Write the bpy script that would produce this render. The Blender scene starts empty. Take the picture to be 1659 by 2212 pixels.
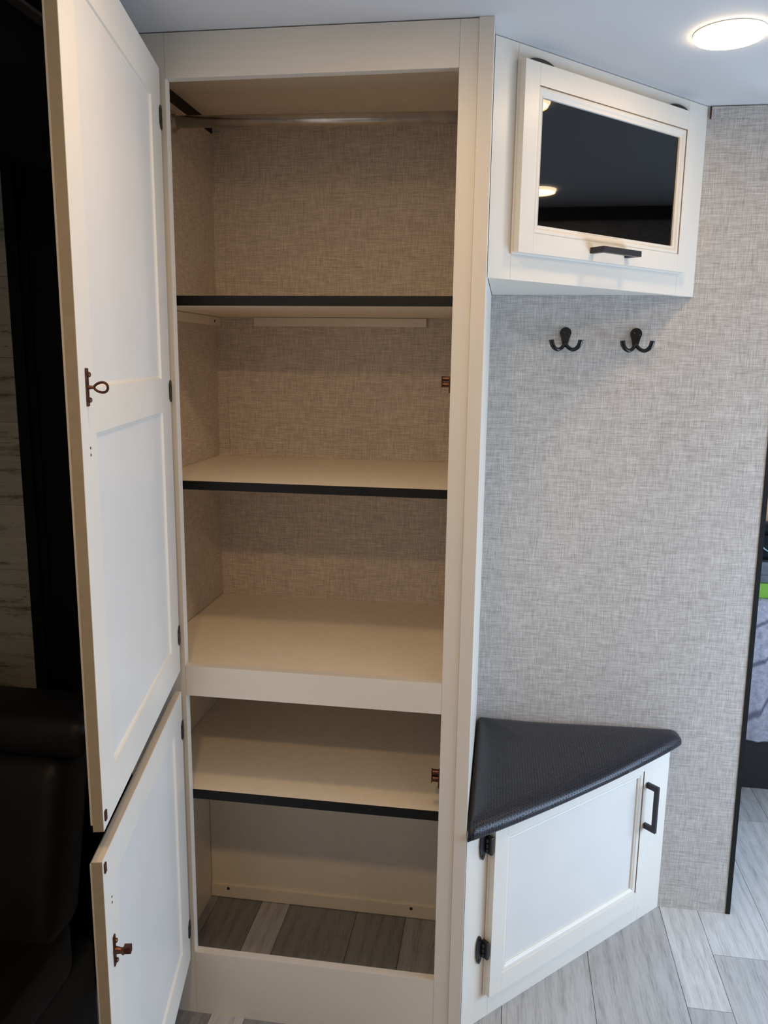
import bpy, bmesh, math, random
from mathutils import Vector, Matrix
random.seed(7)
S = bpy.context.scene
COL = S.collection
PI = math.pi

# ---------------------------------------------------------------- camera
def make_camera():
    cx, cy, cz = .6439, -1.5368, 1.4765
    tilt, yaw, roll, f = -.1860, .1460, .0130, 1750.78
    r = Vector((math.cos(yaw), math.sin(yaw), 0)); fw = Vector((-math.sin(yaw), math.cos(yaw), 0)); up = Vector((0, 0, 1))
    fw2 = fw * math.cos(tilt) + up * math.sin(tilt); up2 = up * math.cos(tilt) - fw * math.sin(tilt)
    r3 = r * math.cos(roll) + up2 * math.sin(roll); up3 = up2 * math.cos(roll) - r * math.sin(roll)
    cam = bpy.data.cameras.new('camera'); o = bpy.data.objects.new('camera', cam); COL.objects.link(o)
    m = Matrix((( r3.x, up3.x, -fw2.x, cx), (r3.y, up3.y, -fw2.y, cy), (r3.z, up3.z, -fw2.z, cz), (0, 0, 0, 1)))
    o.matrix_world = m
    cam.sensor_fit = 'VERTICAL'; cam.sensor_height = 24; cam.lens = 24 * f / 2212
    cam.clip_start = .01
    S.camera = o
make_camera()

# ---------------------------------------------------------------- world and daylight
W = bpy.data.worlds.new('world'); S.world = W; W.use_nodes = True
W.node_tree.nodes['Background'].inputs[0].default_value = (.75, .87, 1, 1)
W.node_tree.nodes['Background'].inputs[1].default_value = 1.0
def area(name, loc, direction, sx, sy, power, color):
    l = bpy.data.lights.new(name, 'AREA'); l.shape = 'RECTANGLE'; l.size = sx; l.size_y = sy
    l.energy = power; l.color = color
    o = bpy.data.objects.new(name, l); COL.objects.link(o); o.location = loc
    o.rotation_euler = Vector(direction).to_track_quat('-Z', 'Z').to_euler()
    return o
DAY = (.545, .74, 1.0)
area('daylight_entry_door', (2.33, -.05, .76), (-1, 0, 0), .70, 1.34, 23.0, DAY)      # open entry door in the right wall
area('added_side_fill', (2.33, -2.3, 1.35), (-1, 0, 0), .9, .7, 1.5, DAY)  # added weak fill from the unseen right wall, no window built there
area('added_front_fill', (.7, -3.17, 1.35), (0, 1, 0), 1.4, .8, 1.2, (1, .93, .84))       # added unseen fill light behind the camera, for the closet interior
area('daylight_bedroom_window', (2.33, 1.55, 1.25), (-1, 0, 0), .9, .6, 12.0, DAY)      # bedroom window
S.view_settings.view_transform = 'Standard'; S.view_settings.look = 'None'
S.view_settings.exposure = 0.44; S.view_settings.gamma = 1.0
S.view_settings.use_curve_mapping = False
LAMP_POWER = 1.6
LAMP_COLOR = (1.0, .63, .29)

# ---------------------------------------------------------------- materials
class NT:
    def __init__(s, name):
        s.m = bpy.data.materials.new(name); s.m.use_nodes = True
        s.t = s.m.node_tree; s.n = s.t.nodes; s.b = s.n['Principled BSDF']
    def node(s, typ, **kw):
        o = s.n.new(typ)
        for k, v in kw.items():
            if k.startswith('i_'): o.inputs[k[2:].replace('_', ' ')].default_value = v
            else: setattr(o, k, v)
        return o
    def link(s, a, b): s.t.links.new(a, b)
    def coord(s, scale=(1, 1, 1), kind='Object', rot=(0, 0, 0), loc=None):
        tc = s.node('ShaderNodeTexCoord'); mp = s.node('ShaderNodeMapping')
        mp.inputs['Scale'].default_value = scale; mp.inputs['Rotation'].default_value = rot
        s.link(tc.outputs[kind], mp.inputs['Vector'])
        if loc is not None: s.link(loc, mp.inputs['Location'])
        return mp.outputs[0]
    def noise(s, vec, scale=1, detail=3, rough=.55):
        o = s.node('ShaderNodeTexNoise'); o.inputs['Scale'].default_value = scale
        o.inputs['Detail'].default_value = detail; o.inputs['Roughness'].default_value = rough
        s.link(vec, o.inputs['Vector']); return o.outputs['Fac']
    def ramp(s, fac, stops):
        o = s.node('ShaderNodeValToRGB'); e = o.color_ramp.elements
        while len(e) < len(stops): e.new(.5)
        for el, (p, c) in zip(e, stops):
            el.position = p; el.color = (*c, 1) if len(c) == 3 else c
        s.link(fac, o.inputs[0]); return o.outputs[0]
    def math(s, op, a, b=None, clamp=False):
        o = s.node('ShaderNodeMath', operation=op); o.use_clamp = clamp
        for i, v in enumerate((a, b)):
            if v is None: continue
            if isinstance(v, (int, float)): o.inputs[i].default_value = v
            else: s.link(v, o.inputs[i])
        return o.outputs[0]
    def mix(s, fac, a, b, mode='MIX'):
        o = s.node('ShaderNodeMix', data_type='RGBA', blend_type=mode)
        for sock, v in ((o.inputs[0], fac), (o.inputs[6], a), (o.inputs[7], b)):
            if isinstance(v, (int, float)): sock.default_value = v
            elif isinstance(v, tuple): sock.default_value = (*v, 1)
            else: s.link(v, sock)
        return o.outputs[2]
    def bump(s, h, strength=.3, dist=.001):
        o = s.node('ShaderNodeBump'); o.inputs['Strength'].default_value = strength; o.inputs['Distance'].default_value = dist
        s.link(h, o.inputs['Height']); s.link(o.outputs[0], s.b.inputs['Normal'])
    def set(s, color=None, rough=.5, metal=0, spec=.5):
        if color is not None:
            if isinstance(color, tuple): s.b.inputs['Base Color'].default_value = (*color, 1)
            else: s.link(color, s.b.inputs['Base Color'])
        s.b.inputs['Roughness'].default_value = rough; s.b.inputs['Metallic'].default_value = metal
        s.b.inputs['Specular IOR Level'].default_value = spec
        return s.m

def m_plain(name, color, rough=.5, metal=0, spec=.5, var=.06, scale=30):
    n = NT(name); f = n.noise(n.coord(), scale, 4)
    c = n.ramp(f, [(.3, tuple(x * (1 - var) for x in color)), (.7, tuple(min(1, x * (1 + var)) for x in color))])
    return n.set(c, rough, metal, spec)

def m_paint(name, color, grain='z', rough=.38):
    n = NT(name)
    sc = {'z': (260, 260, 6), 'x': (6, 260, 260)}[grain]
    g = n.noise(n.coord(sc), 1, 3)
    big = n.noise(n.coord(), 3, 2)
    c = n.ramp(g, [(.3, tuple(x * .965 for x in color)), (.65, color)])
    c = n.mix(.12, c, n.ramp(big, [(.35, tuple(x * .88 for x in color)), (.65, color)]))
    n.bump(g, .12, .0006)
    return n.set(c, rough)

def m_fabric(name, dark, light, rough=.62, horizontal=('x', 'z')):
    # printed linen weave on the wall panels: long threads both ways
    n = NT(name)
    hx = (26, 26, 560); vz = (560, 560, 26)
    h1 = n.noise(n.coord(hx), 1, 2, .6); v1 = n.noise(n.coord(vz), 1, 2, .6)
    h2 = n.noise(n.coord((45, 45, 1500)), 1, 1.5); v2 = n.noise(n.coord((1500, 1500, 45)), 1, 1.5)
    fine = n.noise(n.coord(), 900, 1)
    a = n.math('ADD', h1, v1); b = n.math('ADD', h2, v2)
    t = n.math('ADD', n.math('MULTIPLY', a, .62), n.math('MULTIPLY', b, .38))
    t = n.math('ADD', t, n.math('MULTIPLY', n.math('SUBTRACT', fine, .5), .5))
    c = n.ramp(t, [(.80 , dark), (1.0, tuple((p + q) / 2 for p, q in zip(dark, light))), (1.0, light)])
    # ramp inputs are clamped at one, so rescale
    t2 = n.math('MULTIPLY', t, .5)
    c = n.ramp(t2, [(.385, dark), (.5, tuple((p + q) / 2 for p, q in zip(dark, light))), (.615, light)])
    n.bump(t2, .35, .0012)
    return n.set(c, rough, 0, .35)

PAINT = (.75, .70, .62)
M = {}
M['paint'] = m_paint('cream_painted_wood', PAINT, 'z')
M['paint_h'] = m_paint('cream_painted_wood_horizontal', PAINT, 'x')
M['white_laminate'] = m_plain('white_laminate_panel', (.69, .665, .62), .42, var=.02, scale=8)
M['edge'] = m_plain('raw_tan_edge_band', (.33, .265, .175), .5, var=.05, scale=60)
M['laminate'] = m_plain('beige_shelf_laminate', (.86, .76, .62), .42, var=.03, scale=50)
M['fabric'] = m_fabric('grey_linen_wall_fabric', (.31, .285, .265), (.69, .66, .625))
M['fabric_inner'] = m_fabric('taupe_linen_lining', (.42, .345, .28), (.86, .76, .64))
M['ceiling'] = m_plain('matt_grey_white_ceiling', (.62, .61, .61), .7, var=.015, scale=300)
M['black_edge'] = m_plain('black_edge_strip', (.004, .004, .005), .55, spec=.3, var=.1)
M['black_metal'] = m_plain('satin_black_metal', (.012, .012, .014), .38, var=.1)
M['handle_metal'] = m_plain('graphite_handle', (.028, .028, .034), .42, .3, var=.08)
M['black_gloss'] = m_plain('black_enamel', (.004, .004, .004), .22, var=.1)
M['bronze'] = m_plain('antique_bronze', (.10, .045, .03), .35, .85, var=.3, scale=200)
M['steel'] = m_plain('brushed_steel_tube', (.62, .59, .56), .30, 1.0, var=.12, scale=25)
M['dark_seam'] = m_plain('dark_gap', (.05, .035, .025), .8)
M['trim_black'] = m_plain('black_plastic_trim', (.006, .006, .007), .45, spec=.3, var=.1)
M['brown_line'] = m_plain('brown_moulding_line', (.22, .15, .095), .5, var=.25, scale=60)  # brown for the outermost moulding step on some sides
M['void'] = m_plain('matt_black_slide_panel', (.0012, .0013, .0018), .7, spec=.12, var=.2)
M['taupe_trim'] = m_plain('taupe_ceiling_moulding', (.10, .085, .085), .5)
M['white_plastic'] = m_plain('white_lamp_body', (.8, .8, .78), .4, var=.01)
M['wood_under'] = m_plain('dark_subfloor', (.05, .045, .04), .9)

def m_glass():
    n = NT('black_tinted_glass')
    return n.set((.0012, .0012, .0014), .025, 0, .5)
M['glass'] = m_glass()

def m_diffuser():
    n = NT('glowing_frosted_diffuser')
    n.b.inputs['Emission Color'].default_value = (1, .78, .50, 1); n.b.inputs['Emission Strength'].default_value = 13
    return n.set((.9, .85, .7), .5)
M['diffuser'] = m_diffuser()

def m_plank():
    n = NT('grey_washed_oak_plank')
    oi = n.node('ShaderNodeObjectInfo')
    cmb = n.node('ShaderNodeCombineXYZ')
    n.link(n.math('MULTIPLY', oi.outputs['Random'], 37.0), cmb.inputs[0]); n.link(n.math('MULTIPLY', oi.outputs['Random'], 91.0), cmb.inputs[1])
    g1 = n.noise(n.coord((34, 3.6, 1), loc=cmb.outputs[0]), 1, 5, .62)
    g2 = n.noise(n.coord((240, 17, 1), loc=cmb.outputs[0]), 1, 4, .6)
    g3 = n.noise(n.coord((9, 1.6, 1), loc=cmb.outputs[0]), 1, 2, .5)
    wv = n.node('ShaderNodeTexWave', wave_type='BANDS', bands_direction='X'); wv.inputs['Scale'].default_value = 9
    wv.inputs['Distortion'].default_value = 9; wv.inputs['Detail'].default_value = 3; wv.inputs['Detail Scale'].default_value = .8
    n.link(n.coord((1, .16, 1), loc=cmb.outputs[0]), wv.inputs['Vector'])
    t = n.math('ADD', n.math('MULTIPLY', g1, .30), n.math('MULTIPLY', g2, .50))
    t = n.math('ADD', t, n.math('MULTIPLY', g3, .12))
    t = n.math('ADD', t, n.math('MULTIPLY', wv.outputs['Fac'], .08))
    c = n.ramp(t, [(.37, (.62, .61, .60)), (.47, (.85, .845, .835)), (.57, (1, 1, 1))])
    c = n.mix(1.0, c, oi.outputs['Color'], 'MULTIPLY')
    n.bump(g2, .12, .0006)
    return n.set(c, .42, 0, .4)
M['plank'] = m_plank()

def m_board():
    n = NT('whitewashed_weathered_board')
    oi = n.node('ShaderNodeObjectInfo'); cmb = n.node('ShaderNodeCombineXYZ')
    n.link(n.math('MULTIPLY', oi.outputs['Random'], 60.0), cmb.inputs[0]); n.link(n.math('MULTIPLY', oi.outputs['Random'], 23.0), cmb.inputs[2])
    a = n.noise(n.coord((5, 5, 38), loc=cmb.outputs[0]), 1, 6, .7)
    b = n.noise(n.coord((40, 40, 260), loc=cmb.outputs[0]), 1, 3, .6)
    c = n.ramp(a, [(.30, (.03, .026, .022)), (.37, (.14, .125, .10)), (.45, (.29, .285, .25)), (.7, (.36, .355, .32))])
    d = n.ramp(b, [(.30, (.35, .3, .27)), (.38, (1, 1, 1))])
    c = n.mix(.7, c, d, 'MULTIPLY')
    c = n.mix(1, c, oi.outputs['Color'], 'MULTIPLY')
    n.bump(a, .3, .002)
    return n.set(c, .65)
M['board'] = m_board()

def m_woven():
    n = NT('black_woven_vinyl')
    v = n.coord((1, 1, 1), rot=(0, 0, PI / 4))
    sc = 1.0
    br = n.node('ShaderNodeTexBrick'); br.offset = .5; br.squash = 1
    br.inputs['Scale'].default_value = 1; br.inputs['Mortar Size'].default_value = .0011; br.inputs['Mortar Smooth'].default_value = .6
    br.inputs['Brick Width'].default_value = .0095; br.inputs['Row Height'].default_value = .0046
    br.inputs['Color1'].default_value = (.8, .8, .8, 1); br.inputs['Color2'].default_value = (1, 1, 1, 1); br.inputs['Mortar'].default_value = (0, 0, 0, 1)
    n.link(v, br.inputs['Vector'])
    c = n.mix(br.outputs['Color'], (.002, .002, .003), (.026, .026, .037))
    n.bump(br.outputs['Color'], 1.0, .0040)
    return n.set(c, .32, 0, .42)
M['woven'] = m_woven()

def m_leather():
    n = NT('black_leather')
    a = n.noise(n.coord(), 7, 4); b = n.noise(n.coord(), 260, 3)
    c = n.ramp(a, [(.3, (.0035, .0033, .0033)), (.7, (.009, .0085, .0085))])
    n.bump(n.math('ADD', n.math('MULTIPLY', a, 3), n.math('MULTIPLY', b, .3)), .35, .004)
    return n.set(c, .5, 0, .25)
M['leather'] = m_leather()

def m_quilt():
    n = NT('pale_grey_quilt')
    a = n.noise(n.coord(), 60, 5, .7)
    w = n.node('ShaderNodeTexWave', wave_type='RINGS', rings_direction='SPHERICAL'); w.inputs['Scale'].default_value = 4.2
    mp = n.coord((1, 1, 1)); n.link(mp, w.inputs['Vector'])
    ring = n.ramp(w.outputs['Fac'], [(0, (.35, .35, .4)), (.06, (1, 1, 1))])
    c = n.ramp(a, [(.3, (.26, .26, .31)), (.65, (.50, .50, .58))])
    c = n.mix(1, c, ring, 'MULTIPLY')
    n.bump(w.outputs['Fac'], .4, .01)
    return n.set(c, .85)
M['quilt'] = m_quilt()
M['bed_black'] = m_plain('black_bed_base', (.010, .010, .011), .6)
M['lime'] = m_plain('lime_green_plastic', (.17, .42, .01), .45)
M['grey_book'] = m_plain('grey_cloth', (.12, .14, .16), .7, var=.3)
M['dark_cloth'] = m_plain('navy_cloth', (.010, .018, .026), .8, var=.4)
M['blue_piping'] = m_plain('pale_blue_piping', (.30, .50, .60), .6)
M['tan'] = m_plain('tan_fabric', (.52, .32, .16), .8, var=.2)

# ---------------------------------------------------------------- mesh helpers
def finish(bm, name, mat, parent=None, smooth=False, bevel=0, seg=1):
    if bevel:
        es = [e for e in bm.edges if len(e.link_faces) == 2 and e.calc_face_angle(0) > .5]
        bmesh.ops.bevel(bm, geom=es, offset=bevel, segments=seg, affect='EDGES', profile=.5, clamp_overlap=True)
    bmesh.ops.recalc_face_normals(bm, faces=bm.faces[:])
    me = bpy.data.meshes.new(name); bm.to_mesh(me); bm.free()
    me.materials.append(M[mat] if isinstance(mat, str) else mat)
    if smooth:
        for p in me.polygons: p.use_smooth = True
    o = bpy.data.objects.new(name, me); COL.objects.link(o)
    if parent is not None: o.parent = parent
    return o

def bx(bm, x0, x1, y0, y1, z0, z1, bevel=0):
    vs = [bm.verts.new((x, y, z)) for z in (z0, z1) for x, y in ((x0, y0), (x1, y0), (x1, y1), (x0, y1))]
    fs = [(0, 3, 2, 1), (4, 5, 6, 7), (0, 1, 5, 4), (1, 2, 6, 5), (2, 3, 7, 6), (3, 0, 4, 7)]
    faces = [bm.faces.new([vs[i] for i in f]) for f in fs]
    if bevel:
        es = list({e for f in faces for e in f.edges})
        bmesh.ops.bevel(bm, geom=es, offset=bevel, segments=2, affect='EDGES', profile=.5)

def box(name, mat, b, parent=None, bevel=0, **kw):
    bm = bmesh.new(); bx(bm, *b); return finish(bm, name, mat, parent, bevel=bevel, **kw)

def prism(bm, poly, z0, z1):
    a = [bm.verts.new((x, y, z0)) for x, y in poly]; b = [bm.verts.new((x, y, z1)) for x, y in poly]
    bm.faces.new(a[::-1]); bm.faces.new(b)
    n = len(poly)
    for i in range(n): bm.faces.new((a[i], a[(i + 1) % n], b[(i + 1) % n], b[i]))

def prism_y(bm, poly, y0, y1):      # polygon in x,z swept along y
    a = [bm.verts.new((x, y0, z)) for x, z in poly]; b = [bm.verts.new((x, y1, z)) for x, z in poly]
    bm.faces.new(a); bm.faces.new(b[::-1])
    n = len(poly)
    for i in range(n): bm.faces.new((a[i], b[i], b[(i + 1) % n], a[(i + 1) % n]))

def rings(bm, x0, x1, z0, z1, prof, cap=False):
    """mitred frame: prof is a list of (inset, y); consecutive rectangles are bridged"""
    R = []
    for d, y in prof:
        R.append([bm.verts.new(p) for p in ((x0 + d, y, z0 + d), (x1 - d, y, z0 + d), (x1 - d, y, z1 - d), (x0 + d, y, z1 - d))])
    for a, b in zip(R, R[1:]):
        for i in range(4): bm.faces.new((a[i], a[(i + 1) % 4], b[(i + 1) % 4], b[i]))
    if cap: bm.faces.new(R[-1])

def tube(bm, pts, radii, n=10, flat=None):
    pts = [Vector(p) for p in pts]; R = []
    prev = None
    for i, p in enumerate(pts):
        d = (pts[min(i + 1, len(pts) - 1)] - pts[max(i - 1, 0)]).normalized()
        if prev is None: u = d.orthogonal().normalized()
        else: u = (prev - d * prev.dot(d)).normalized()
        prev = u; v = d.cross(u)
        R.append([bm.verts.new(p + (u * math.cos(2 * PI * k / n) + v * math.sin(2 * PI * k / n)) * radii[i]) for k in range(n)])
    for a, b in zip(R, R[1:]):
        for k in range(n): bm.faces.new((a[k], a[(k + 1) % n], b[(k + 1) % n], b[k]))
    bm.faces.new(R[0][::-1]); bm.faces.new(R[-1])

def disc(bm, c, r, h, axis, n=24):
    ax = Vector(axis); tube(bm, [Vector(c), Vector(c) + ax * h], [r, r], n)

def empty(name, loc, rz=0, label=None, cat=None, group=None):
    o = bpy.data.objects.new(name, None); COL.objects.link(o); o.location = loc; o.rotation_euler = (0, 0, rz)
    o.empty_display_size = .05
    if label: o['label'] = label
    if cat: o['category'] = cat
    if group: o['group'] = group
    return o
def tag(o, label, cat, group=None):
    o['label'] = label; o['category'] = cat
    if group: o['group'] = group
    return o
def struct(o): o['kind'] = 'structure'; return o

def smin(pts, k=8):                 # Catmull-Rom resample
    out = []
    P = [Vector(p) for p in pts]
    for i in range(len(P) - 1):
        a = P[max(i - 1, 0)]; b = P[i]; c = P[i + 1]; d = P[min(i + 2, len(P) - 1)]
        for j in range(k):
            t = j / k
            out.append(.5 * ((2 * b) + (c - a) * t + (2 * a - 5 * b + 4 * c - d) * t * t + (3 * b - a - 3 * c + d) * t ** 3))
    out.append(P[-1]); return out

# ---------------------------------------------------------------- dimensions
W0 = .54; ZC = 2.059; D = .5567; ZT = 1.9797; ZM1 = .8385; ZM0 = .7726; ZK = .1563
XS = .5733; XE = .5994; XIL = -.1128; XOL = -.130; TH = .0191
XR = 2.36

# ---------------------------------------------------------------- structure
fl = struct(box('floor', 'wood_under', (-1.6, XR, -3.2, 3.0, -.03, -.004)))
EX = [-1.6, -1.36, -1.15, -.98, -.80, -.62, -.41, -.23, -.09, .034, .113, .300, .433, .560, .691, .905, 1.119, 1.221, 1.387, 1.557, 1.75, 1.90, 2.08, 2.22, 2.36]
JO = {10: [-1.1], 8: [-.9], 9: [-.7], 11: [-.9, .9], 12: [-.6], 16: [-1.0, .197, 1.35], 17: [-.7, .387, 1.6], 18: [-1.2, .0, 1.047], 19: [-.5, .72, 1.9], 15: [-.75, 1.1], 14: [-.2, 1.2], 13: [-.5, .8]}
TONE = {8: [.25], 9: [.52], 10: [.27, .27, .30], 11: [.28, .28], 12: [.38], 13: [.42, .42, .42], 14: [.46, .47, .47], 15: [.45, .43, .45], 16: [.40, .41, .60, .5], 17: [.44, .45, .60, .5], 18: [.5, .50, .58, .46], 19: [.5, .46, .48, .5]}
GAP = .0007
for i in range(len(EX) - 1):
    js = JO.get(i, [-1.5 + .37 * (i % 4), .15 + .31 * (i % 3)])
    ys = [-3.2] + js + [3.0]
    for k in range(len(ys) - 1):
        ya, yb = ys[k], ys[k + 1]
        cx, cy = (EX[i] + EX[i + 1]) / 2, (ya + yb) / 2
        hx, hy = (EX[i + 1] - EX[i]) / 2 - GAP, (yb - ya) / 2 - GAP
        bm = bmesh.new(); bx(bm, -hx, hx, -hy, hy, -.0045, 0)
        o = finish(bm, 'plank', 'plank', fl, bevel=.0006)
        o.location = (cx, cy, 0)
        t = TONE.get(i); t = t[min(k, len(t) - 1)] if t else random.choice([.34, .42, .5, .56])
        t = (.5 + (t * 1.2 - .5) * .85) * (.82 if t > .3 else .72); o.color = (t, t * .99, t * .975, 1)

struct(box('ceiling', 'ceiling', (-1.6, XR, -3.2, 3.0, ZC, ZC + .05)))
WX = 1.293
LEAN = .020          # the wall end is a little out of plumb
bm = bmesh.new(); prism_y(bm, [(-1.6, 0), (WX, 0), (WX - LEAN, ZC), (-1.6, ZC)], D, D + .04); struct(finish(bm, 'wall_back', 'fabric'))
bm = bmesh.new(); prism_y(bm, [(WX, 0), (WX + .0120, 0), (WX + .0120 - LEAN, ZC), (WX - LEAN, ZC)], D - .002, D + .042); struct(finish(bm, 'trim_1', 'trim_black', bevel=.0008))
def door_wall():
    bm = bmesh.new()
    bx(bm, XR, XR + .05, -3.2, -.42, 0, ZC); bx(bm, XR, XR + .05, .32, 3.0, 0, ZC); bx(bm, XR, XR + .05, -.42, .32, 1.75, ZC)
    return finish(bm, 'wall_right', 'fabric')
struct(door_wall())
struct(box('wall_front', 'fabric', (-1.6, XR, -3.25, -3.2, 0, ZC)))
struct(box('wall_left', 'fabric', (-1.65, -1.6, -3.2, 3.0, 0, ZC)))
struct(box('wall_bedroom', 'fabric', (-1.6, XR, 3.0, 3.05, 0, ZC)))
# cornice strip on the far side wall (seen mirrored in the black glass)
struct(box('trim_2', 'trim_black', (XR - .03, XR, -3.2, 3.0, ZC - .045, ZC)))
# fabric batten along the top of the back wall, right of the overhead cabinet, plus its brown end
b = struct(box('trim_3', 'fabric', (1.0865, WX - LEAN, D - .004, D, 2.0325, 2.0565), bevel=.0008))
struct(box('trim_4', 'bronze', (1.0835, 1.0862, D - .004, D, 2.031, 2.057)))
# corner battens lining the closet's back corner
struct(box('trim_5', 'fabric_inner', (XIL, XIL + .028, D - .0065, D - .0035, .84, 2.03), bevel=.0006))

# slide-out end to the left of the closet: weathered boards, black upright, black header
wb = struct(box('wall_slideout', 'void', (-1.6, -.39, .125, .15, 0, ZC)))
z = .02; k = 0
while z < 1.98:
    h = [.165, .15, .185, .14, .17][k % 5]
    bm = bmesh.new(); bx(bm, -.6, .6, -.006, .006, .0003, h - .0004)
    o = finish(bm, 'board', 'board', wb, bevel=.0007); o.location = (-.99, .117, z)
    s = [.95, .8, 1.0, .88, .92][(k * 2) % 5]; o.color = (s, s * .985, s * .92, 1)
    z += h; k += 1
bm = bmesh.new()
bx(bm, -.366, -.133, .045, .062, 0, ZC - .002); bx(bm, -.366, -.340, .034, .045, 0, ZC - .002, .003); bx(bm, -.332, -.322, .041, .045, 0, ZC - .002)
struct(finish(bm, 'trim_6', 'void'))
struct(box('trim_7', 'void', (-.205, -.183, -1.9, .028, 1.80, ZC - .001), bevel=.002))
struct(box('trim_8', 'taupe_trim', (-.183, -.160, -1.9, .04, 2.040, 2.058), bevel=.002))
struct(box('trim_9', 'void', (-.160, -.132, -1.9, .04, 2.046, 2.058)))

# ---------------------------------------------------------------- closet
cl = empty('tall_closet', (0, 0, 0), 0, 'tall cream built-in closet with five open compartments and both doors swung open', 'closet')
FZ = ZC - .002
seam = .0004
box('stile', 'paint', (XOL, -seam, 0, TH, 0, FZ), cl, .0008)
box('stile', 'paint', (W0 + seam, XS - seam, 0, TH, 0, FZ), cl, .0008)
box('rail', 'paint_h', (0, W0, 0, TH, ZT, FZ), cl, .0008)
box('rail', 'paint_h', (0, W0, 0, TH, ZM0, ZM1), cl, .0008)
box('rail', 'paint_h', (0, W0, 0, TH, 0, ZK), cl, .0008)
o = box('corner_post', 'paint', (XS, XE, -.0022, TH, 0, ZC - .0005), cl, .0012)
box('side_panel', 'paint', (XS + .010, XE - .0006, TH, D, 0, FZ), cl, .0006)
o = box('side_panel', 'fabric_inner', (XOL, XIL, TH, D, .832, 2.027), cl); o['label'] = 'fabric-lined upper left side of the closet'
o = box('side_panel', 'laminate', (XOL, XIL, TH, D, 0, .815), cl)
box('lining_panel', 'fabric_inner', (XIL, XS + .010, D - .0035, D - .0005, .832, 2.045), cl)
box('lining_panel', 'laminate', (XIL, XS + .010, D - .0035, D - .0005, 0, .815), cl)
box('gap_strip', 'black_edge', (XOL, XIL + .0005, TH, D, 2.027, 2.054), cl)  # unlit gap above the side panel, its darkness painted as a black strip
box('top_panel', 'laminate', (XOL, XS + .01, TH, D - .0036, 2.0545, 2.0575), cl)

def shelf(zt, zb, y0, label=None, edge=True):
    o = box('shelf', 'laminate', (XIL + .001, XS + .009, y0 + .0022, D - .0038, zb + .0004, zt), cl, .0004)
    if edge: box('edge_strip', 'black_edge', (XIL + .001, XS + .009, y0, y0 + .0022, zb, zt + .0006), o, .0005)
    return o
shelf(1.5984, 1.5792, .085)
shelf(1.2177, 1.1998, .085)
shelf(.832, .815, TH + .0003, edge=False)
shelf(.5425, .522, .0225)
# cleats under the top shelf
o = box('cleat', 'laminate', (XIL, XIL + .012, .24, .548, 1.5575, 1.5785), cl, .0006)
bm = bmesh.new(); disc(bm, (XIL + .0115, .505, 1.568), .0038, .0012, (1, 0, 0), 14); finish(bm, 'screw', 'black_metal', o)
box('cleat', 'laminate', (-.008, .439, D - .016, D - .0036, 1.5575, 1.5785), cl, .0006)
# box panel closing the back of the floor compartment
pb = box('back_box', 'laminate', (XIL + .001, XS + .009, .402, .414, .004, .5215), cl, .0006)
box('ledge', 'laminate', (XIL + .001, XS + .009, .3965, .402, .002, .0385), pb, .0012)
for x in (-.063, .447):
    bm = bmesh.new(); disc(bm, (x, .3968, .029), .0042, -.0012, (0, 1, 0), 14); finish(bm, 'screw', 'black_metal', pb)
# hanging rod
bm = bmesh.new(); bm2 = bmesh.new()
tube(bm, [(XIL + .001, .30, 1.9885), (XS + .009, .30, 1.9795)], [.0128, .0128], 28)
rod = finish(bm, 'closet_rod', 'steel', cl, smooth=True)
for x0, z, s in ((XIL + .0005, 1.9885, 1), (XS + .0095, 1.9795, -1)):
    bm = bmesh.new(); tube(bm, [(x0, .30, z), (x0 + s * .003, .30, z), (x0 + s * .003, .30, z), (x0 + s * .012, .30, z)], [.024, .023, .0165, .0155], 24)
    finish(bm, 'rod_socket', 'steel', rod)
# spring catches behind the right stile
def catch(z, h):
    bm = bmesh.new()
    bx(bm, W0 - .004, W0 + .02, TH + .001, TH + .016, z - h / 2 - .010, z + h / 2, .001)
    o = finish(bm, 'door_catch', 'bronze', cl)
    for dz in (-h * .26, h * .26):
        bm = bmesh.new(); tube(bm, [(W0 - .0175, TH + .010, z + dz), (W0 - .002, TH + .010, z + dz)], [h * .23, h * .23], 14)
        finish(bm, 'roller', 'bronze', o, smooth=False)
    bm = bmesh.new(); bx(bm, W0 - .0185, W0 - .0165, TH + .003, TH + .016, z - h / 2, z + h / 2, .0004); finish(bm, 'catch_plate', 'bronze', o)
catch(1.436, .021); catch(.622, .028)

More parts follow.
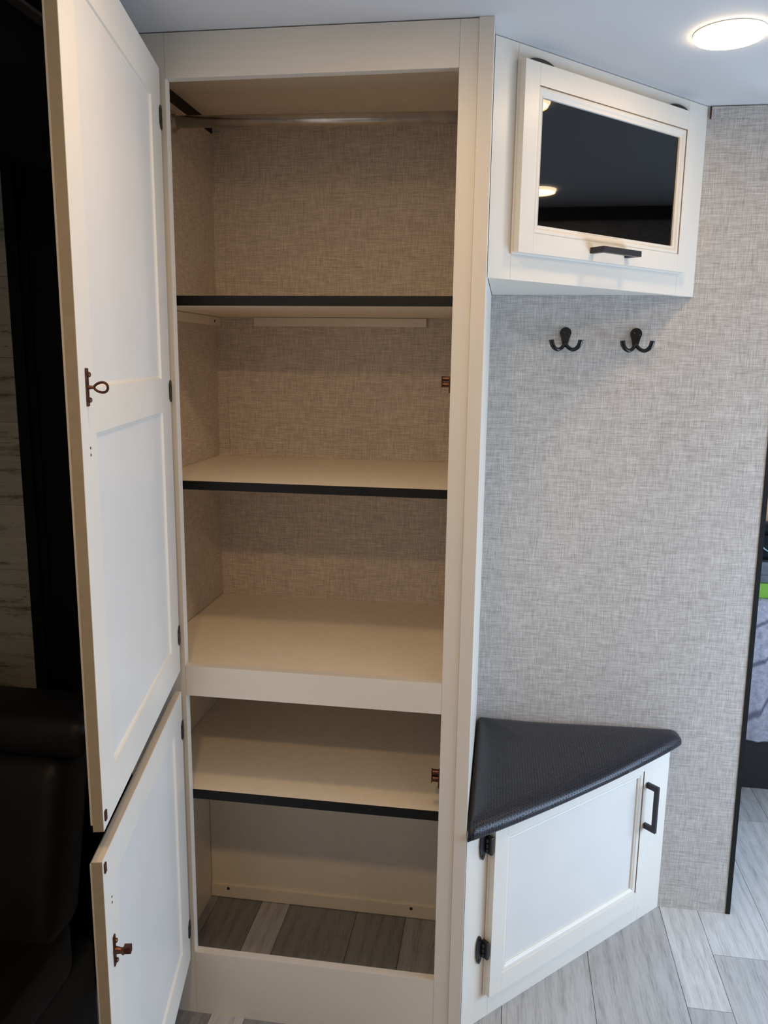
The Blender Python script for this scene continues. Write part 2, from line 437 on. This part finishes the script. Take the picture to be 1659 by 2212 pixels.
# ---------------------------------------------------------------- closet doors
HX, HY, DW, DT = -.0011, -.0240, .5861, .0193
def closet_door(name_label, a, z0, z1, panels, hinges, latch_z, bump_z, dots_z, ring):
    d = bpy.data.objects.new('door', None); COL.objects.link(d); d.parent = cl
    d.location = (HX, HY, 0); d.rotation_euler = (0, 0, -a); d['label'] = name_label; d.empty_display_size = .05
    y1 = 0; y0 = -.0145
    st = .0
    xa, xb = .080, .520
    # frame pieces of the inner face
    def fr(n, b, mat): return box(n, mat, b, d, .0006)
    fr('door_stile', (.0005, xa, y0, y1, z0, z1), 'paint'); fr('door_stile', (xb, DW - .0012, y0, y1, z0, z1), 'paint')
    zs = [z0] + [v for p in panels for v in p] + [z1]
    for k in range(0, len(zs), 2): fr('door_rail', (xa, xb, y0, y1, zs[k], zs[k + 1]), 'paint_h')
    for (pa, pb_) in panels:
        box('door_panel', 'white_laminate', (xa - .002, xb + .002, -.0085, -.0045, pa - .002, pb_ + .002), d)
        bm = bmesh.new(); rings(bm, xa, xb, pa, pb_, [(0, -.0002), (.0016, -.0030), (.006, -.0044)])
        finish(bm, 'door_bead', 'paint', d)
    # outer lip, slightly smaller, with a shadow groove
    bm = bmesh.new()
    bx(bm, .004, DW - .006, -.0193, -.0152, z0 + .006, z1 - .006, .001)
    finish(bm, 'door_face', 'paint', d)
    box('door_groove', 'dark_seam', (.006, DW - .003, -.0153, -.0144, z0 + .004, z1 - .004), d)
    box('edge_band', 'edge', (DW - .0012, DW, y0 + .0002, y1 - .0004, z0 + .0004, z1 - .0004), d)
    box('edge_band', 'paint_h', (.001, DW - .0008, y0 + .0004, y1 - .0004, z1 - .0002, z1 + .0006), d)
    for hz in hinges:
        bm = bmesh.new()
        poly = [(-.002, hz + .021), (.006, hz + .021), (.016, hz + .013), (.016, hz - .013), (.006, hz - .021), (-.002, hz - .021)]
        prism_y(bm, poly, .0002, .0016)
        bx(bm, -.0035, .0005, -.012, .0020, hz - .018, hz + .018)
        for s in (-1, 1): disc(bm, (.009, .0014, hz + s * .009), .0022, .0012, (0, 1, 0), 10)
        finish(bm, 'hinge', 'black_metal', d)
    # strike
    s = .554; h = .024
    bm = bmesh.new()
    bx(bm, s - .0045, s + .0045, .0002, .0022, latch_z - h, latch_z + h, .0006)
    for q in (-1, 1):
        tube(bm, [(s, .002, latch_z + q * .016), (s, .0048, latch_z + q * .016), (s, .006, latch_z + q * .016)], [.0036, .0034, .0018], 12)
    if ring:
        pts = []
        for k in range(25):
            t = 2 * PI * k / 24
            yy = .0175 - .0085 * math.cos(t); zz = .0062 * math.sin(t) * (1 - .25 * math.cos(t))
            pts.append((s, .0005 + yy, latch_z + zz))
        tube(bm, pts, [.0017] * 25, 8)
        tube(bm, [(s, .001, latch_z), (s, .0098, latch_z)], [.0030, .0018], 8)
    else:
        tube(bm, [(s, .001, latch_z), (s, .010, latch_z - .001), (s, .015, latch_z - .002)], [.0058, .0045, .0062], 10)
        bx(bm, s - .005, s + .005, .014, .025, latch_z - .004, latch_z + .007, .001)
    finish(bm, 'latch_strike', 'bronze', d)
    bm = bmesh.new(); bx(bm, .5725, .5805, .0002, .0024, bump_z - .0075, bump_z + .0075, .001); finish(bm, 'bumper', 'bronze', d)
    bm = bmesh.new()
    for q in (-.0045, .0045): disc(bm, (.551, .0001, dots_z + q), .0019, .0003, (0, 1, 0), 10)
    finish(bm, 'screw_hole', 'black_edge', d)
    return d
closet_door('long upper door with two recessed white panels', 1.3544, .8373, 1.9897, [(.904, 1.376), (1.436, 1.923)], (1.906, 1.411, .914), 1.437, .857, 1.355, True)
closet_door('short lower door with one recessed white panel', 1.3624, .1601, .7911, [(.2365, .733)], (.706, .235), .629, .777, .709, False)

# ---------------------------------------------------------------- overhead corner cabinet
R45 = PI / 4
OH = empty('overhead_cabinet', (.5999, .078, 1.633), R45, 'cream angled overhead cabinet with black glass door, high under the ceiling', 'cabinet')
L = .676; zt = ZC - .0015 - 1.633
def mitre(bm, x0, x1, y0, y1, z0, z1, ml=False, mr=False):
    t = y1 - y0
    prism(bm, [(x0, y0), (x1, y0), (x1 - (t if mr else 0), y1), (x0 + (t if ml else 0), y1)], z0, z1)
def piece(n, parent, *a, mat='paint', bev=.0006, **k):
    bm = bmesh.new(); mitre(bm, *a, **k); return finish(bm, n, mat, parent, bevel=bev)
piece('stile', OH, 0, .0602, 0, .018, 0, zt, ml=True)
piece('stile', OH, .6045, L, 0, .018, 0, zt, mr=True)
piece('rail', OH, .0608, .6039, 0, .018, 0, .070, mat='paint_h')
piece('rail', OH, .0608, .6039, 0, .018, .372, zt, mat='paint_h')
# carcass: triangular floor set up a little, and the box behind the door
bm = bmesh.new(); h = L / 2
prism(bm, [(.019, .0185), (L - .019, .0185), (h, h - .001)], .004, .016)
finish(bm, 'bottom_panel', 'paint_h', OH)
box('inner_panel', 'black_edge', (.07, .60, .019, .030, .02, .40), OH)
# flap door
DX0, DX1, DZ0, DZ1 = .0605, .6085, .0505, .3935
do = bpy.data.objects.new('door', None); COL.objects.link(do); do.parent = OH; do['label'] = 'top-hung flap door with black glass and cream moulding'; do.empty_display_size = .05
def flap_door(root, X0, X1, Z0, Z1, GX0, GX1, GZ0, GZ1, kind):
    yb, yf = -.0015, -.0200
    dx0, dx1, dz0, dz1 = GX0, GX1, GZ0, GZ1
    # outer edge stepped: full size at the back, lip in front
    def fr(n, x0, x1, z0, z1, mat):
        return box(n, mat, (x0, x1, yf, yb - .0045, z0, z1), root, .0007)
    fr('door_stile', X0, dx0 - .0003, Z0, Z1, 'paint'); fr('door_stile', dx1 + .0003, X1, Z0, Z1, 'paint')
    fr('door_rail', dx0, dx1, Z0, dz0 - .0002, 'paint_h'); fr('door_rail', dx0, dx1, dz1 + .0002, Z1, 'paint_h')
    bm = bmesh.new(); rings(bm, X0 - .0028, X1 + .0028, Z0 - .0028, Z1 + .0028, [(.03, yb), (0, yb), (0, yb - .0042), (.004, yb - .0048), (.03, yb - .0048)])
    finish(bm, 'door_backing', 'paint', root)
    # ogee moulding
    bm = bmesh.new()
    if kind == 'glass': pr = [(0, yf + .0004), (.0009, yf + .0026), (.0022, yf + .0016), (.005, yf + .0012), (.0085, yf + .0024), (.0120, yf + .0056), (.0138, yf + .0062), (.0150, yf + .0054), (.0168, yf + .0066), (.0178, yf + .011)]
    else: pr = [(0, yf + .0004), (.001, yf + .0026), (.0022, yf + .0022), (.006, yf + .0024), (.010, yf + .0032), (.0125, yf + .0056), (.0140, yf + .0050), (.0162, yf + .0064), (.0172, yf + .0105)]
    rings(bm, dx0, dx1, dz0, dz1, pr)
    mo = finish(bm, 'moulding', 'paint', root); mo.data.materials.append(M['brown_line'])
    for p in mo.data.polygons[1:(3 if kind == 'glass' else 2)]: p.material_index = 1  # outermost step coloured brown on the right, and on top for glass
    q = .0165 if kind == 'glass' else .0165
    if kind == 'glass': o = box('glass_pane', 'glass', (dx0 + q, dx1 - q, yf + .0100, yf + .0128, dz0 + q, dz1 - q), root)
    else: o = box('door_panel', 'white_laminate', (dx0 + q - .003, dx1 - q + .003, yf + .0100, yf + .0125, dz0 + q - .003, dz1 - q + .003), root)
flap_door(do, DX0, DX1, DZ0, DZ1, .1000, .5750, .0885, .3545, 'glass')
# handle: U-shaped bar, horizontal
def handle_h(parent, x0, x1, z, w=.0118):
    bm = bmesh.new(); t = .0118; y0, yf = -.0202, -.0550
    prism(bm, [(x0, y0), (x0, yf), (x1, yf), (x1, y0), (x1 - t, y0), (x1 - t, yf + t * .9), (x0 + t, yf + t * .9), (x0 + t, y0)], z - w / 2, z + w / 2)
    return finish(bm, 'handle', 'handle_metal', parent, bevel=.0009)
handle_h(do, .2695, .3935, .0705)
for hx in (.1195, .5605):
    bm = bmesh.new(); n = 28
    poly = [(hx + .0375 * math.cos(2 * PI * k / n), .3965 + .0112 * math.sin(2 * PI * k / n)) for k in range(n)]
    prism_y(bm, poly, -.0042, -.0002)
    bx(bm, hx - .012, hx + .012, -.0090, -.0042, .3955, .4010)
    finish(bm, 'hinge', 'black_metal', do, bevel=.0003)

# ---------------------------------------------------------------- corner bench
BE = empty('corner_bench', (.5999, .042, 0), R45, 'cream angled corner bench cupboard with a panelled door on the floor', 'bench')
L = .7265; BT = .4935
piece('stile', BE, 0, .0808, 0, .018, 0, BT, ml=True)
piece('stile', BE, .6350, L, 0, .018, 0, BT, mr=True)
piece('rail', BE, .0814, .6344, 0, .018, 0, .092, mat='paint_h')
piece('rail', BE, .0814, .6344, 0, .018, .440, BT, mat='paint_h')
bm = bmesh.new(); h = L / 2
prism(bm, [(.019, .0185), (L - .019, .0185), (h, h - .002)], BT - .018, BT - .0005); finish(bm, 'top_board', 'laminate', BE)
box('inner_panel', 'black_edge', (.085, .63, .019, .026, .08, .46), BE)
db = bpy.data.objects.new('door', None); COL.objects.link(db); db.parent = BE; db['label'] = 'side-hung door with one recessed panel'; db.empty_display_size = .05
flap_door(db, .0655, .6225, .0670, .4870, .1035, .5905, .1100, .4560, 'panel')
bm = bmesh.new(); hx0, hx1, t = .6005, .6085, .0140; za, zb = .2945, .4215
a = [(-.0202, za), (-.0550, za), (-.0550, zb), (-.0202, zb), (-.0202, zb - t), (-.0440, zb - t), (-.0440, za + t), (-.0202, za + t)]
va = [bm.verts.new((hx0, y, z)) for y, z in a]; vb = [bm.verts.new((hx1, y, z)) for y, z in a]
bm.faces.new(va); bm.faces.new(vb[::-1])
for i in range(8): bm.faces.new((va[i], va[(i + 1) % 8], vb[(i + 1) % 8], vb[i]))
finish(bm, 'handle', 'handle_metal', db, bevel=.0009)
for hz in (.4440, .1870):
    bm = bmesh.new(); n = 24
    poly = []
    for k in range(n):
        t = 2 * PI * k / n
        poly.append((.0455 + .0085 * math.cos(t), hz + .0345 * math.sin(t)))
    prism_y(bm, poly, -.0042, -.0003)
    finish(bm, 'hinge', 'black_metal', db, bevel=.0012)
    bm = bmesh.new()
    bx(bm, .0545, .0622, -.0190, -.0004, hz - .021, hz + .021, .0015)
    for q in (-.012, 0, .012): tube(bm, [(.0535, -.008, hz + q - .0045), (.0535, -.008, hz + q + .0045)], [.0042, .0042], 12)
    finish(bm, 'hinge_knuckle', 'black_metal', db)
    bm = bmesh.new()
    bm.free()
    for q in (-.026, .026):
        bm = bmesh.new(); disc(bm, (.0455, -.0040, hz + q), .0032, -.0014, (0, 1, 0), 12)
        finish(bm, 'screw', 'black_gloss', db)

# cushion: padded triangle with a rolled, bowed front edge
def cushion():
    A = Vector((.6015, -.0085)); B = Vector((1.1330, .5230)); Cc = Vector((1.1330, D - .001)); E = Vector((.6015, D - .001))
    out = []
    n = 40
    nrm = Vector((1, -1)).normalized()
    for k in range(n + 1):
        t = k / n; out.append(A.lerp(B, t) + nrm * .017 * math.sin(PI * t) ** .8)
    out += [B + Vector((.002, .012)), Cc]
    for k in range(1, 25): out.append(Cc.lerp(E, k / 24))
    for k in range(1, 24): out.append(E.lerp(A, k / 24))
    cen = Vector((.735, .40))
    N = len(out)
    # inward normals for the inset rings
    bm = bmesh.new()
    H = .0385; z0 = .4950
    prof = [(.010, 0), (.003, .0018), (.0003, .006), (0, .011), (.0018, .018), (.0062, .0250), (.013, .0310), (.023, .0355), (.037, .0385), (.062, .0400)]
    def inset(d):
        res = []
        for i in range(N):
            p = out[i]; a = out[i - 1]; b_ = out[(i + 1) % N]
            t = (b_ - a).normalized(); nn = Vector((-t.y, t.x))
            q = p + nn * d
            # keep inset points within the tapering corners
            lim = (p - cen).length * .75
            v = q - p
            if v.length > lim: q = p + v.normalized() * lim
            res.append(q)
        return res
    rr = []
    for d, zz in prof:
        pts = []
        for i, p in enumerate(out):
            v = (cen - p); L_ = v.length; f = min(1.0, d * 1.35 / max(.05, L_))
            pts.append(p + v * f)
        zs = zz
        rr.append([bm.verts.new((q.x, q.y, z0 + zs * H / .04)) for q in pts])
    for a, b_ in zip(rr, rr[1:]):
        for i in range(N): bm.faces.new((a[i], a[(i + 1) % N], b_[(i + 1) % N], b_[i]))
    last = [v.co.copy() for v in rr[-1]]
    prev = rr[-1]
    for f, dz in ((.25, .0012), (.5, .002), (.75, .0024)):
        cur = [bm.verts.new((c.x + (cen.x - c.x) * f, c.y + (cen.y - c.y) * f, c.z + dz)) for c in last]
        for i in range(N): bm.faces.new((prev[i], prev[(i + 1) % N], cur[(i + 1) % N], cur[i]))
        prev = cur
    cv = bm.verts.new((cen.x, cen.y, last[0].z + .0026))
    for i in range(N): bm.faces.new((prev[i], prev[(i + 1) % N], cv))
    bm.faces.new(rr[0][::-1])
    return finish(bm, 'seat_cushion', 'woven', smooth=True)
cu = cushion(); tag(cu, 'black woven vinyl triangular seat cushion lying on the corner bench', 'cushion')

# ---------------------------------------------------------------- coat hooks
def coat_hook(x, zt, label):
    r = empty('coat_hook', (x, D, zt - .055), 0, label, 'hook', 'black double coat hooks on the wall')
    # local: z up from -.0 ; plate front faces -y
    bm = bmesh.new(); n = 40; poly = []
    for k in range(n + 1):          # round head
        t = -.42 + (PI + .84) * k / n
        poly.append((.0138 * math.cos(t), .0416 + .0138 * math.sin(t)))
    for t in (.25, .5, .75, 1): poly.append((-.0130 + (.0130 - .0070) * t ** .8, .0370 - (.0370 - .0150) * t))
    poly += [(-.0050, .0100), (.0050, .0100)]
    for t in (1, .75, .5, .25): poly.append((.0130 - (.0130 - .0070) * t ** .8, .0370 - (.0370 - .0150) * t))
    prism_y(bm, poly, -.0052, -.0002)
    finish(bm, 'plate', 'black_gloss', r, bevel=.0010, seg=2)
    for s in (-1, 1):
        pts = smin([(0, -.006, .0165), (s * .004, -.011, .0105), (s * .010, -.019, .0040), (s * .0185, -.027, .0010), (s * .0270, -.031, .0052), (s * .0325, -.033, .0135), (s * .0345, -.034, .0215), (s * .0350, -.034, .0245)], 6)
        m = len(pts); rad = []
        for i in range(m):
            t = i / (m - 1); rad.append(.0052 - .0006 * math.sin(PI * min(1, t * 1.6)) + .0013 * max(0, t - .5) / .5)
        rad[-1] = .0026; rad[-2] = .0054
        bm = bmesh.new(); tube(bm, pts, rad, 12); finish(bm, 'hook_arm', 'black_gloss', r, smooth=True)
    for px, pz in ((-.0058, .0440), (.0070, .0395)):
        bm = bmesh.new(); tube(bm, [(px, -.005, pz), (px, -.0064, pz), (px, -.0072, pz)], [.0034, .0030, .0012], 14); finish(bm, 'screw', 'black_gloss', r, smooth=True)
    return r
coat_hook(.7835, 1.5600, 'black double coat hook nearer the closet on the fabric wall')
coat_hook(.9520, 1.5590, 'black double coat hook farther from the closet, right one on the fabric wall')

# ---------------------------------------------------------------- ceiling lamps
def ceiling_lamp(x, y, label, gain=1.0, shown=True):
    r = empty('ceiling_light', (x, y, ZC), 0, label, 'light', None if shown else None)
    bm = bmesh.new(); tube(bm, [(0, 0, -.0003), (0, 0, -.0016), (0, 0, -.0024)], [.0632, .0632, .0620], 48); finish(bm, 'lamp_body', 'white_plastic', r, smooth=False)
    bm = bmesh.new(); tube(bm, [(0, 0, -.0022), (0, 0, -.0055), (0, 0, -.0085), (0, 0, -.0102), (0, 0, -.0106)], [.0622, .0618, .0590, .0500, .0300], 48); finish(bm, 'diffuser', 'diffuser', r, smooth=True)
    l = bpy.data.lights.new('lamp_glow', 'AREA'); l.shape = 'DISK'; l.size = .115; l.energy = LAMP_POWER * gain; l.color = LAMP_COLOR
    o = bpy.data.objects.new('lamp_glow', l); COL.objects.link(o); o.parent = r; o.location = (0, 0, -.0125)
    return r
ceiling_lamp(1.015, .120, 'round glowing ceiling light beside the overhead cabinet', .34)
ceiling_lamp(1.99, .19, 'round ceiling light by the entry side, seen only as a reflection', .8)
ceiling_lamp(.46, -.52, 'round ceiling light just in front of the tall closet', 1.05)
ceiling_lamp(1.40, -.56, 'added unseen round ceiling light over the middle of the aisle', .35)  # extra lamp out of view, added to brighten the room
ceiling_lamp(.45, -1.50, 'round ceiling light behind and left of the viewer', 3.5)
ceiling_lamp(1.40, -1.50, 'added unseen round ceiling light toward the kitchen side', .9)  # another unseen lamp added for more light

# ---------------------------------------------------------------- sofa at the left
so = empty('leather_sofa', (-.80, -.30, 0), 0, 'black leather sofa mostly hidden behind the open closet doors', 'sofa')
def soft(n, x0, x1, y0, y1, z0, z1, r, lean=0):
    bm = bmesh.new(); bx(bm, x0, x1, y0, y1, z0, z1)
    es = bm.edges[:]; bmesh.ops.bevel(bm, geom=es, offset=r, segments=5, affect='EDGES', profile=.5)
    if lean:
        for v in bm.verts: v.co.y += lean * (1 - (v.co.z - z0) / (z1 - z0))
    return finish(bm, n, 'leather', so, smooth=True)
soft('headrest', -.62, .690, .075, .235, .716, .805, .034)
soft('backrest', -.62, .640, .07, .215, .36, .722, .040, -.09)
soft('seat', -.62, .640, -.48, .10, .25, .40, .04)
soft('base', -.60, .620, -.44, .20, .03, .26, .02)

# ---------------------------------------------------------------- bedroom seen past the wall end
bd = empty('bed', (1.95, 2.0, 0), 0, 'bed with a pale grey quilt over a black base in the next room', 'bed')
box('bed_base', 'bed_black', (-.50, .40, -.728, .95, .002, .30), bd, .004)
box('mattress', 'quilt', (-.49, .40, -.70, .95, .30, .672), bd, .02)
bm = bmesh.new(); nn = 40
for side in range(1):
    cols = []
    for i in range(nn + 1):
        x = -.505 + .905 * i / nn
        w = .004 * math.sin(i * .9) + .003 * math.sin(i * 2.3)
        col = []
        for (y, z) in ((-.65, .688), (-.715, .690), (-.736, .682), (-.742, .66), (-.742 + w, .45), (-.743 + w * 1.6, .19), (-.738 + w * 1.6, .183), (-.735 + w, .45), (-.733, .66)):
            col.append(bm.verts.new((x, y, z)))
        cols.append(col)
    for a, b_ in zip(cols, cols[1:]):
        for j in range(len(a) - 1): bm.faces.new((a[j], b_[j], b_[j + 1], a[j + 1]))
q = finish(bm, 'quilt', 'quilt', bd, smooth=True)
box('quilt_top', 'quilt', (-.505, .40, -.66, .95, .676, .690), bd, .004)
tag(box('storage_box', 'lime', (1.45, 1.80, 1.30, 1.50, .6905, .741), bevel=.004), 'lime green flat box lying on the foot of the bed', 'box')
tag(box('book', 'grey_book', (1.455, 1.79, 1.31, 1.50, .7416, .768), bevel=.003), 'grey-blue book lying directly on the lime green box', 'book', 'books on the bed')
tag(box('book', 'grey_book', (1.46, 1.78, 1.315, 1.50, .7686, .812), bevel=.003), 'thicker dark grey book on top of the pile on the bed', 'book', 'books on the bed')
pl = empty('pillow', (1.62, 1.42, .8126), 0, 'dark navy pillow with pale blue piping on top of the books', 'pillow')
bm = bmesh.new(); bx(bm, -.16, .16, -.09, .08, 0, .115); bmesh.ops.bevel(bm, geom=bm.edges[:], offset=.03, segments=4, affect='EDGES'); finish(bm, 'pillow_cover', 'dark_cloth', pl, smooth=True)
for pts in ([(-.125, -.0915, .083), (-.10, -.0925, .070), (-.085, -.0925, .048), (-.065, -.0925, .035), (-.03, -.0925, .022)], [(-.135, -.0915, .055), (-.12, -.0925, .038), (-.095, -.0925, .022)]):
    bm = bmesh.new(); sp = smin(pts, 5); tube(bm, sp, [.0022] * len(sp), 6); finish(bm, 'piping', 'blue_piping', pl)
bl = bmesh.new(); bx(bl, 1.44, 1.70, 1.525, 1.65, .6905, 1.13); bmesh.ops.bevel(bl, geom=bl.edges[:], offset=.03, segments=4, affect='EDGES')
tag(finish(bl, 'folded_blanket', 'tan', smooth=True), 'tan folded blanket standing behind the pillow on the bed', 'blanket')
